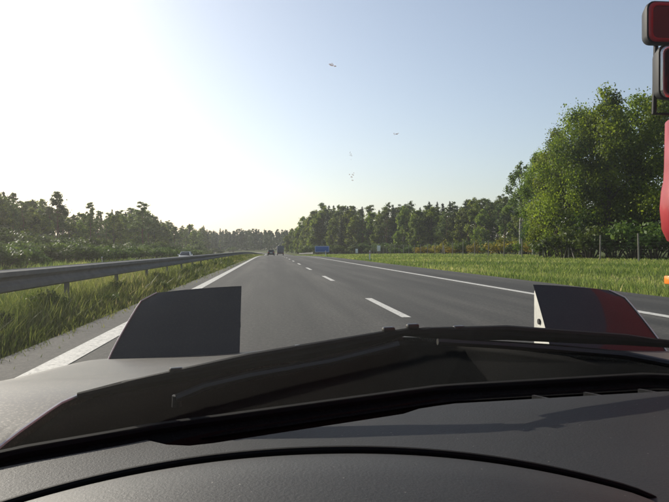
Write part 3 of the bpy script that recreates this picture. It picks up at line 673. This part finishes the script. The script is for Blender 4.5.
# ------------------------------------------------------------------ red truck in the right lane, cab beside us
def red_truck():
    X0, X1, YF = 2.865, 5.325, 4.80
    r = empty('red_truck', ((X0 + X1) / 2, 0, 0)); tag(r, 'red lorry alongside in the right lane, its mirrors and cab corner at the picture edge', 'truck')
    cx = (X0 + X1) / 2
    def L(p): return (p[0] - cx, p[1], p[2])
    hw = (X1 - X0) / 2
    # cab: plan outline with rounded front corners, lofted up
    def plan(inset, yf, rad=0.28):
        a = hw - inset; out = [(-a, 2.55), (-a, yf - rad)]
        for k in range(1, 7): t = k / 6 * math.pi / 2; out.append((-a + rad - rad * math.cos(t), yf - rad + rad * math.sin(t)))
        out += [(-q[0], q[1]) for q in out[::-1]]; return out
    lev = [(1.02, 0.02, 4.72), (1.10, 0, 4.78), (1.75, 0, 4.78), (1.9, 0.01, 4.76), (2.75, 0.05, 4.60), (3.0, 0.10, 4.45), (3.1, 0.2, 4.3)]
    rings = [[(q[0], q[1], z) for q in plan(i, yf)] for z, i, yf in lev]; n = len(rings[0]); mb = MB()
    mb.add([p for g_ in rings for p in g_], [(i * n + k, i * n + (k + 1) % n, (i + 1) * n + (k + 1) % n, (i + 1) * n + k) for i in range(len(rings) - 1) for k in range(n)] + [tuple(range(n))[::-1], tuple((len(rings) - 1) * n + k for k in range(n))])
    cab = mb.build('cab', M_RED, r, smooth=True)
    MB().add([(-hw*.88, 4.765, 1.92), (hw*.88, 4.765, 1.92), (hw*.84, 4.60, 2.72), (-hw*.84, 4.60, 2.72), (-hw*.88, 4.80, 1.92), (hw*.88, 4.80, 1.92), (hw*.84, 4.635, 2.72), (-hw*.84, 4.635, 2.72)], [(0,3,2,1), (4,5,6,7), (0,1,5,4), (2,3,7,6), (1,2,6,5), (0,4,7,3)]).build('windscreen', M_GLASS_DARK, r)
    for s in (-1, 1):
        d = MB().box((s * (hw + 0.012), 3.75, 1.75), (0.02, 1.15, 1.40)).build('door', M_RED, r, bevel=0.008)
        MB().box((s * (hw + 0.026), 3.75, 2.22), (0.012, 0.95, 0.5)).build('window', M_GLASS_DARK, d)
        MB().box((s * (hw + 0.04), 3.3, 1.7), (0.04, 0.2, 0.04)).build('handle', M_BLACK, d, bevel=0.008)
        # corner deflector: thin curved red blade standing off the cab corner
        P = []
        for z, o in ((1.03, -0.03), (1.07, 0.045), (1.15, 0.085), (1.30, 0.10), (1.42, 0.09), (1.50, 0.072), (1.60, 0.066), (1.92, 0.060)):
            P.append([(s * (hw + o - 0.055 * (k / 5) ** 2 * 1.6), 4.52 + 0.30 * k / 5, z) for k in range(6)])
        MB().grid(P).build('corner_deflector', M_RED, r, smooth=True, solid=0.012)
        # lamps and bumper end
        MB().box((s * (hw + 0.065), 4.62, 0.785), (0.03, 0.09, 0.06)).build('turn_signal', M_ORANGE, r, bevel=0.01)
        MB().box((s * hw * .72, 4.86, 0.78), (0.5, 0.04, 0.2)).build('headlight', M_LAMPGLASS, r, bevel=0.012)
        for y in (3.75, -0.6): wheel(r, s * (hw - 0.17), y, 0.5, 0.32)
        for y in (-6.0, -7.3, -8.6): wheel(r, s * (hw - 0.2), y, 0.5, 0.36)
        # mirrors on their arms
        sx = s
        def mirror(x0, x1, z0, z1, y, name, rim):
            w_, h_ = x1 - x0, z1 - z0; cxm, czm = (x0 + x1) / 2, (z0 + z1) / 2
            def rr(w, h, rad, yy):
                pts = []
                for qx, qz, a0 in ((1, 1, 0), (-1, 1, 90), (-1, -1, 180), (1, -1, 270)):
                    for k in range(5): a = R(a0 + 22.5 * k); pts.append((cxm + qx * (w / 2 - rad) + rad * math.cos(a), yy, czm + qz * (h / 2 - rad) + rad * math.sin(a)))
                return [(sx * -p[0], p[1], p[2]) for p in pts]
            rings = [rr(w_ * .55, h_ * .6, .03, y + .15), rr(w_ * .85, h_ * .88, .05, y + .11), rr(w_, h_, .055, y + .03), rr(w_, h_, .055, y)]
            nn = 20; mb_ = MB().add([p for g_ in rings for p in g_], [(i * nn + k, i * nn + (k + 1) % nn, (i + 1) * nn + (k + 1) % nn, (i + 1) * nn + k) for i in range(3) for k in range(nn)] + [tuple(range(nn)), tuple(60 + k for k in range(nn))])
            hs = mb_.build(name, M_BLACK, r, smooth=True)
            o1, o2 = rr(w_ - .02, h_ - .02, .05, y - .006), rr(w_ - .075, h_ - .07, .035, y - .012)
            MB().add(o1 + o2, [(k, (k + 1) % 20, 20 + (k + 1) % 20, 20 + k) for k in range(20)]).build('rim', rim, hs, smooth=True, solid=0.006)
            MB().add(rr(w_ - .07, h_ - .065, .035, y - .008), [tuple(range(20))]).build('mirror_glass', M_MIRROR, hs)
        # positions measured outwards from the truck's middle line
        mirror(1.195, 1.53, 2.41, 2.70, 4.50, 'upper_mirror', M_RED)
        mirror(1.20, 1.445, 2.03, 2.405, 4.50, 'main_mirror', M_CHROME)
        MB().tube([(s * (hw - 0.05), 4.5, 2.66), (s * 1.40, 4.60, 2.64), (s * 1.42, 4.60, 1.95), (s * (hw - 0.02), 4.5, 1.93)], 0.018, 8).build('mirror_arm', M_BLACK, r)
    MB().prism([(-hw - .06, 4.45), (-hw - .06, 4.62), (-hw + .10, 4.86), (hw - .10, 4.86), (hw + .06, 4.62), (hw + .06, 4.45)], 2, 0.56, 0.84).build('bumper', M_BUMPER, r, bevel=0.03)
    MB().box((0, 4.80, 1.35), (1.5, 0.06, 0.42)).build('grille', M_BLACK, r, bevel=0.02)
    MB().box((0, -3.3, 0.92), (0.9, 14.0, 0.26)).build('chassis', M_BLACK, r)
    MB().box((0, -4.4, 2.55), (2.5, 13.2, 2.75)).build('trailer', M_TRED, r, bevel=0.03)
    MB().box((0, -4.4, 1.14), (2.54, 13.25, 0.12)).build('trailer_frame', M_STEEL, r)
red_truck()

# ------------------------------------------------------------------ our own car, seen from the driver's seat
CX = 0.345
car = empty('sports_car', (CX, 0, 0)); tag(car, 'dark dusty car seen from its driver seat, with pop-up headlights raised on the bonnet', 'car')
def C(p): return (p[0] - CX, p[1], p[2])
def CB(mb):                       # shift a builder from world to car coordinates
    mb.v = [C(p) for p in mb.v]; return mb
ZC = [(0.55, 0.775), (0.80, 0.80), (0.86, 0.822), (1.0, 0.842), (1.15, 0.836), (1.28, 0.82), (1.6, 0.79), (1.9, 0.757), (2.15, 0.712), (2.35, 0.655), (2.48, 0.575)]
def hood_z(x, y):
    dx = abs(x - CX)
    e = max(0, dx - 0.80) / 0.05
    return sinterp(y, ZC) - 0.04 * (1 - math.exp(-(dx / 0.3) ** 2)) - 0.012 * (dx / 0.85) ** 2 - 0.03 * e ** 2
YR = [(0, 1.76), (0.12, 1.68), (0.22, 1.50), (0.3, 1.385), (0.4, 1.29), (0.5, 1.18), (0.56, 1.09), (0.60, 1.015), (0.625, 0.96), (0.640, 0.90), (0.655, 0.85), (0.68, 0.80), (0.76, 0.70), (0.85, 0.58)]
def rear(x): return interp(abs(x - CX), YR)
dxs = [0, .06, .12, .18, .24, .3, .36, .42, .48, .52, .56, .60, .6125, .625, .6325, .640, .6475, .655, .667, .68, .70, .73, .76, .79, .81, .825, .84, .85]
hx = [CX - d for d in dxs[::-1]] + [CX + d for d in dxs[1:]]
NY = 34
P = []
for x in hx:
    y0 = rear(x); row = []
    for j in range(NY + 1):
        t = j / NY; y = y0 + (2.48 - y0 - 0.10 * abs(x - CX) / 0.85) * t
        row.append((x, y, hood_z(x, y)))
    P.append([(x, y0 + 0.002, hood_z(x, y0) - 0.012)] + row)
hood = CB(MB().grid(P)).build('bonnet', M_CAR, car, smooth=True)
md = hood.modifiers.new('thickness', 'SOLIDIFY'); md.thickness = 0.004; md.offset = -1
# pale tube drawn as the lit highlight on the bonnet corner beside the scuttle
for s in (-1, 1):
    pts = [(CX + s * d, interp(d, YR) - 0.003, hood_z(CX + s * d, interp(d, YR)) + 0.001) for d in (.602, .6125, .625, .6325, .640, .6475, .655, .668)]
    CB(MB().tube(pts, 0.0022, 6)).build('bonnet_edge_glint', M_GLINT, car)
# scuttle panel: drops from the bonnet's rear edge to the foot of the glass
def dash_far(x):
    return (interp(x, [(-.52, .58), (-.40, .70), (-.313, .80), (-.19, .875), (-.147, .905), (-.11, .915), (.27, 1.055), (.6, 1.03), (.88, .92), (1.21, .60)]),
            interp(x, [(-.5, .745), (-.313, .755), (-.147, .757), (.27, .770), (.6, .788), (1.19, .79)]))
P = []
for k in range(46):
    x = -.50 + 1.69 * k / 45; y1 = rear(x); z1 = hood_z(x, y1) - 0.010; y0, z0 = dash_far(x); y0 += 0.03; z0 += 0.004
    y1 = max(y1, y0 + 0.03)
    dp = min(1.0, (y1 - y0) / 0.12)          # trough shape added under the bonnet's rear edge to put the scuttle in shade
    P.append([(x, y0, z0), (x, y0 + 0.008, z0 - 0.02), (x, y0 + 0.012, z0 - 0.15 * dp), (x, (y0 + y1) / 2, z0 - 0.17 * dp), (x, y1 - 0.012, z0 - 0.15 * dp), (x, y1 - 0.006, z1 - 0.012), (x, y1 + 0.004, z1)])
CB(MB().grid(P)).build('scuttle_panel', M_COWL, car, smooth=True, solid=0.004)
# windscreen rubber along the foot of the glass
CB(MB().tube([(x, dash_far(x)[0] + 0.03, dash_far(x)[1] + 0.006) for x in [-.5 + 1.69 * k / 40 for k in range(41)]], 0.008, 8)).build('windscreen_seal', M_RUBBER, car, smooth=True)

# black border of the glass between seal and dashboard
P = []
for k in range(46):
    x = -.50 + 1.69 * k / 45; y0, z0 = dash_far(x); P.append([(x, y0 - 0.004, z0 - 0.008), (x, y0 + 0.015, z0 - 0.003), (x, y0 + 0.034, z0 + 0.002)])
CB(MB().grid(P)).build('glass_border', M_COWL, car, solid=0.003)

# pop-up headlights
for s in (-1, 1):
    def lx(o): return CX + s * o          # o: distance from the car's middle line
    hb = empty('headlight', (0, 0, 0)); hb.parent = car
    i0, o0, i1, o1 = 0.425, 0.765, 0.425, 0.690
    yb, yt, zb_, zt_ = 1.83, 1.965, 0.715, 0.897
    # lid: a rounded plate
    th = 0.012; P = []
    for a in range(13):
        t = a / 12; row = []
        for b in range(9):
            u = b / 8
            xi = i0 + (i1 - i0) * u; xo = o0 + (o1 - o0) * (u ** 1.15)
            xo_ = xo - 0.03 * max(0, (u - 0.85) / 0.15) ** 2
            x = xi + (xo_ - xi) * t
            z = zb_ + (zt_ - zb_) * u - 0.008 * t - 0.010 * t * t * u
            y = yb + (yt - yb) * u - 0.004 * math.sin(math.pi * u) + 0.005 * max(0, (t - 0.62) / 0.38) ** 2
            row.append((lx(x), y, z))
        P.append(row)
    lid = CB(closed(P, 0.006)).build('lid', M_LID, hb, smooth=True)
    # pale tube added as the sun glint along the lid's outer side
    CB(MB().tube([(P[-1][b][0], P[-1][b][1] - 0.002, P[-1][b][2] + 0.001) for b in range(9)], 0.0018, 8)).build('lid_edge_glint', M_GLINT, lid)
    # sides under the lid
    for o in (i0 + 0.007, ):
        tri = MB().add([(lx(o), yb + 0.004, zb_ - 0.004), (lx(o), yt - 0.004, zt_ - 0.010), (lx(o), yt + 0.004, zt_ - 0.022), (lx(o), yt + 0.004, 0.68), (lx(o), yb, 0.68)], [(0, 1, 2, 3, 4)])
        sd = CB(tri).build('side_plate', M_LIDSIDE, hb, solid=0.004)
        CB(MB().tube([(lx(o - 0.006), 1.928, 0.792), (lx(o + 0.004), 1.928, 0.792)], 0.0085, 12)).build('adjuster_hole', M_BLACK, sd)
    so = 0.655
    CB(MB().add([(lx(so), yb + 0.02, zb_ - 0.03), (lx(so - .03), yt, zt_ - 0.035), (lx(so), yt, 0.66), (lx(so), yb + 0.02, 0.66)], [(0, 1, 2, 3)])).build('side_plate', M_LIDSIDE, hb, solid=0.004)
    CB(MB().box((lx((i0 + 0.68) / 2), yt - 0.010, 0.755), (0.215, 0.012, 0.165))).build('lamp_housing', M_BLACK, hb, bevel=0.004)
    CB(MB().box((lx((i0 + 0.68) / 2), yt + 0.006, 0.775), (0.18, 0.018, 0.11))).build('lens', M_LAMPGLASS, hb, bevel=0.006)

# dashboard
P = []
for k in range(60):
    x = -.50 + 1.69 * k / 59; yf, zf = dash_far(x); row = []
    yf -= 0.062 * math.sqrt(min(1, max(0, (x + .150) / .06))) * (1 if x < .2 else 0.75)
    for t in [i / 12 for i in range(13)]:
        y = 0.36 + (yf - 0.36) * t; z = zf - 0.006 * (1 - t) - 0.05 * max(0, 0.25 - t) / 0.25
        row.append((x, y, z))
    row.append((x, yf + 0.003, zf - 0.012))
    P.append(row)
dash = CB(MB().grid(P)).build('dashboard', M_DASH, car, smooth=True)
# demister slot: a dark trough with fins along the far edge
P = []
for k in range(50):
    x = -.138 + 1.25 * k / 49; yf, zf = dash_far(x); e = min(1, min(k, 49 - k) / 3.0); w = 0.066 * math.sqrt(e) + 0.002
    yc = yf - 0.030
    P.append([(x, yc - w / 2, zf - 0.004), (x, yc - w / 2 + 0.004, zf - 0.03), (x, yc + w / 2 - 0.004, zf - 0.03), (x, yc + w / 2, zf - 0.002)])
CB(MB().grid(P)).build('demister_vent', M_BLACK, dash)
for x in (.42, .50, .585, .67):
    yf, zf = dash_far(x); CB(MB().box((x, yf - 0.030, zf - 0.012), (0.006, 0.055, 0.016), rz=0.5)).build('vent_fin', M_DASH, dash)
# instrument binnacle with its dark rear seam
def bz(x): return 0.816 - 0.034 * (abs(x - 0.045) / 0.27) ** 2.1 - 0.03 * max(0, (abs(x - .045) - .28) / .1) ** 2
P = []
for k in range(49):
    x = 0.045 - 0.40 + 0.80 * k / 48; zz = bz(x)
    yl = 0.625 - 0.02 * (abs(x - .045) / .3) ** 2
    P.append([(x, yl + 0.006, zz - 0.05), (x, yl + 0.005, zz - 0.012), (x, yl, zz - 0.003), (x, yl - 0.006, zz), (x, 0.55, zz + 0.002), (x, 0.48, zz + 0.002), (x, 0.42, zz - 0.004), (x, 0.40, zz - 0.03), (x, 0.42, zz - 0.12)])
bi = CB(MB().grid(P)).build('binnacle', M_BINN, dash, smooth=True)
CB(MB().tube([(x, 0.630 - 0.02 * (abs(x - .045) / .3) ** 2, bz(x) + 0.0005) for x in [0.045 - .40 + .80 * k / 60 for k in range(61)]], 0.0036, 8)).build('seam', M_RUBBER, dash, smooth=True)
# steering wheel, below the view
sw = empty('steering_wheel', C((0.03, 0.36, 0.60))); sw.parent = car; sw.rotation_euler = (R(-62), 0, 0)
MB().tube([(0.175 * math.cos(a), 0.175 * math.sin(a), 0) for a in [k / 40 * 2 * math.pi for k in range(41)]], 0.014, 8, cap=False).build('rim', M_RUBBER, sw, smooth=True)
MB().tube([(0, 0, -0.05), (0, 0, 0.0)], [0.05, 0.06], 16).build('hub', M_BLACK, sw)
for a in (0, 120, 240): MB().tube([(0, 0, -0.02), (0.17 * math.cos(R(a + 90)), 0.17 * math.sin(R(a + 90)), 0)], 0.012, 6).build('spoke', M_BLACK, sw)

# wipers
M_GLOSS = simple('glossy_black', (0.01, 0.01, 0.01), 0.3, spec=0.5)
def wiper(blade, arm, label, clips=()):
    w = empty('wiper', (0, 0, 0)); w.parent = car; w['label'] = label
    b = [Vector(p) for p in blade]
    CB(MB().tube(b, [0.005] + [0.0085] * (len(b) - 2) + [0.005], 8)).build('blade', M_RUBBER, w, smooth=True)
    CB(MB().tube(arm, [0.006, 0.0065, 0.007, 0.006][:len(arm)] + [0.006] * max(0, len(arm) - 4), 8)).build('arm', M_GLOSS, w, smooth=True)
    up = Vector((0, -0.002, 0.006))
    CB(MB().tube([b[0] + up * .2, b[1] + up * .7, b[len(b) // 2] + up * 1.5, b[-2] + up * .8, b[-1]], [.001, .004, .006, .005, .002], 8)).build('bracket', M_BLACK, w, smooth=True)
    CB(MB().tube([Vector(arm[0]) + Vector((0, .004, -.012)), Vector(arm[0]) + Vector((0, .002, .004))], [.007, .006], 12)).build('pivot_cap', M_BLACK, w)
    for f_ in clips:
        p = b[0].lerp(b[-1], f_); i_ = min(len(b) - 2, int(f_ * (len(b) - 1))); p = b[i_].lerp(b[i_ + 1], f_ * (len(b) - 1) - i_)
        CB(MB().box((p.x, p.y, p.z + 0.009), (0.020, 0.010, 0.010), rz=.3)).build('clip', M_GLOSS, w, bevel=0.003)
def pt(x, y, d): return (px(x, d), d, 1.0 - (y - 249.5) / 690.0 * d)
wiper([pt(84, 392, .98), pt(130, 383, .99), pt(190, 373, 1.0), pt(250, 362, 1.01), pt(320, 351, 1.02), pt(385, 338, 1.03), pt(412, 332, 1.035)],
      [pt(178, 396, .98), pt(205, 385, .99), pt(250, 375, 1.0), pt(330, 362, 1.01), pt(400, 346, 1.02)], 'driver side wiper blade lying along the foot of the windscreen', (.30, .62, .86))
wiper([pt(405, 334, 1.035), pt(430, 334, 1.04), pt(470, 337, 1.045), pt(512, 337, 1.05), pt(580, 341, 1.05), pt(640, 344, 1.05), pt(720, 352, 1.04)],
      [pt(700, 372, 1.0), pt(640, 360, 1.03), pt(560, 352, 1.04), pt(500, 347, 1.045), pt(440, 343, 1.04)], 'passenger side wiper blade lying along the foot of the windscreen', (.06, .30))

# body shell round the camera: roof, pillars, sides, rear
P = []
for y, z, w in ((0.27, 1.205, .55), (0.10, 1.235, .57), (-0.3, 1.26, .58), (-0.75, 1.235, .56), (-1.05, 1.16, .54)):
    P.append([(CX + w * u, y, z - 0.035 * u * u) for u in (-1, -.75, -.4, 0, .4, .75, 1)])
CB(MB().grid(P)).build('roof', M_HEAD, car, smooth=True, solid=0.03)
for s in (-1, 1):
    CB(MB().tube([(CX + s * .80, 0.66, 0.775), (CX + s * .70, 0.46, 1.0), (CX + s * .565, 0.25, 1.185)], [.03, .028, .03], 8)).build('windscreen_pillar', M_HEAD, car, smooth=True)
    CB(MB().tube([(CX + s * .78, -1.3, 0.80), (CX + s * .64, -1.15, 1.05), (CX + s * .55, -1.03, 1.15)], [.05, .045, .04], 8)).build('rear_pillar', M_CAR, car, smooth=True)
    P = []
    for y, zt in ((-1.9, .80), (-1.2, .82), (-0.4, .80), (0.3, .78), (0.56, .765), (0.8, .745), (1.3, .735), (1.9, .68), (2.3, .60)):
        zt = min(zt, hood_z(CX + .85, max(.58, y)) - 0.004) if y > 0.55 else zt
        P.append([(CX + s * w, y, z) for w, z in ((.80, .22), (.86, .35), (.868, .55), (.852, zt))])
    CB(MB().grid(P)).build('body_side', M_CAR, car, smooth=True, solid=0.01)
    CB(MB().box((CX + s * .80, -0.35, .56), (.05, 1.5, .40))).build('door_card', M_DASH, car, bevel=0.02)
    CB(MB().box((CX + s * .40, -0.62, .62), (.46, .14, .70))).build('seat_back', M_TARP, car, bevel=0.05)
    CB(MB().box((CX + s * .40, -0.30, .34), (.48, .55, .14))).build('seat', M_TARP, car, bevel=0.05)
    for y in (1.45, -1.2): wheel(car, s * .74, y, .30, .19)
CB(MB().box((CX, 0.1, .21), (1.5, 3.2, .04))).build('floor_pan', M_BLACK, car)
CB(MB().box((CX, -1.6, .80), (1.66, .75, .04))).build('rear_deck', M_CAR, car, bevel=0.015)
CB(MB().box((CX, -1.93, .55), (1.66, .05, .50))).build('rear_panel', M_CAR, car, bevel=0.02)
CB(MB().box((CX, 2.40, .44), (1.55, .12, .26))).build('front_bumper', M_CAR, car, bevel=0.04)
# dusty windscreen: clear pane with a thin scattering film of dirt in it
m, nt, out = new_mat('dusty_windscreen')
tr = nt.nodes.new('ShaderNodeBsdfTransparent'); tr.inputs[0].default_value = (0.98, 0.98, 0.98, 1)
vol = nt.nodes.new('ShaderNodeVolumePrincipled'); vol.inputs['Color'].default_value = (1, .98, .94, 1); vol.inputs['Density'].default_value = 3.6; vol.inputs['Anisotropy'].default_value = 0.86
nt.links.new(tr.outputs[0], out.inputs['Surface']); nt.links.new(vol.outputs[0], out.inputs['Volume'])
A, B = [], []
for k in range(25):
    u = -1 + 2 * k / 24; xb = CX + .80 * u; yb_, zb_ = dash_far(min(1.18, max(-.49, xb))); yb_ = max(yb_ + 0.034, .62); zb_ += 0.008
    xt, yt_, zt_ = CX + .56 * u, 0.27 + 0.05 * (1 - u * u), 1.20 - .035 * u * u
    A.append([(xb + (xt - xb) * t, yb_ + (yt_ - yb_) * t + .02 * math.sin(math.pi * t), zb_ + (zt_ - zb_) * t + .035 * math.sin(math.pi * t)) for t in [i / 12 for i in range(13)]])
ws = CB(closed(A, 0.005)).build('windscreen', m, car, smooth=True)
# insect smears on the glass
M_SMEAR, nt, out = new_mat('insect_smear')
df = nt.nodes.new('ShaderNodeBsdfTranslucent'); df.inputs[0].default_value = (0.24, 0.15, 0.09, 1); tr = nt.nodes.new('ShaderNodeBsdfTransparent')
nn_ = noise(nt, 900, 3); mxs = nt.nodes.new('ShaderNodeMixShader'); rr_ = ramp(nt, nn_.outputs[0], [(0.35, (0.55,) * 3), (0.65, (0.92,) * 3)])
nt.links.new(rr_.outputs[0], mxs.inputs[0]); nt.links.new(df.outputs[0], mxs.inputs[1]); nt.links.new(tr.outputs[0], mxs.inputs[2]); nt.links.new(mxs.outputs[0], out.inputs[0])
def on_glass(x, y):
    """where a sight line meets the pane"""
    dx_, dz_ = (x - 270) / 690.0, -(y - 249.5) / 690.0
    best = None
    for r_ in A:
        for p in r_:
            e = (p[0] / p[1] - dx_) ** 2 + ((p[2] - 1) / p[1] - dz_) ** 2
            if best is None or e < best[0]: best = (e, p[1])
    d = best[1]; return Vector((dx_ * d, d - 0.006, 1 + dz_ * d))
for x, y, sx_, sz_ in ((331, 67, 4, 1.3), (352, 176, 2.0, 3.5), (396, 134, 2, 1.5), (350, 155, 1.0, 3.0)):
    c = on_glass(x, y); k = c.y / 690.0; mb = MB()
    for q in range(9):
        a, b = random.gauss(0, .6) * sx_ * k, random.gauss(0, .6) * sz_ * k
        mb.tube([(c.x + a - sx_ * k * .3, c.y, c.z + b), (c.x + a, c.y, c.z + b + .1 * k), (c.x + a + sx_ * k * .3, c.y, c.z + b)], [.0002, .7 * k * random.uniform(.6, 1.2), .0002], 5)
    CB(mb).build('insect_smear', M_SMEAR, ws)

# ------------------------------------------------------------------ morning haze
m, nt, out = new_mat('haze_air')
vol = nt.nodes.new('ShaderNodeVolumePrincipled'); vol.inputs['Color'].default_value = (0.95, 0.97, 1.0, 1); vol.inputs['Density'].default_value = 0.00012; vol.inputs['Anisotropy'].default_value = 0.5
nt.links.new(vol.outputs[0], out.inputs['Volume'])
hz = MB().box((0, 1170, 12.0), (3700, 2540, 32)).build('haze', m)
tag(hz, 'thin morning haze over the road and forest', 'haze', kind='stuff')
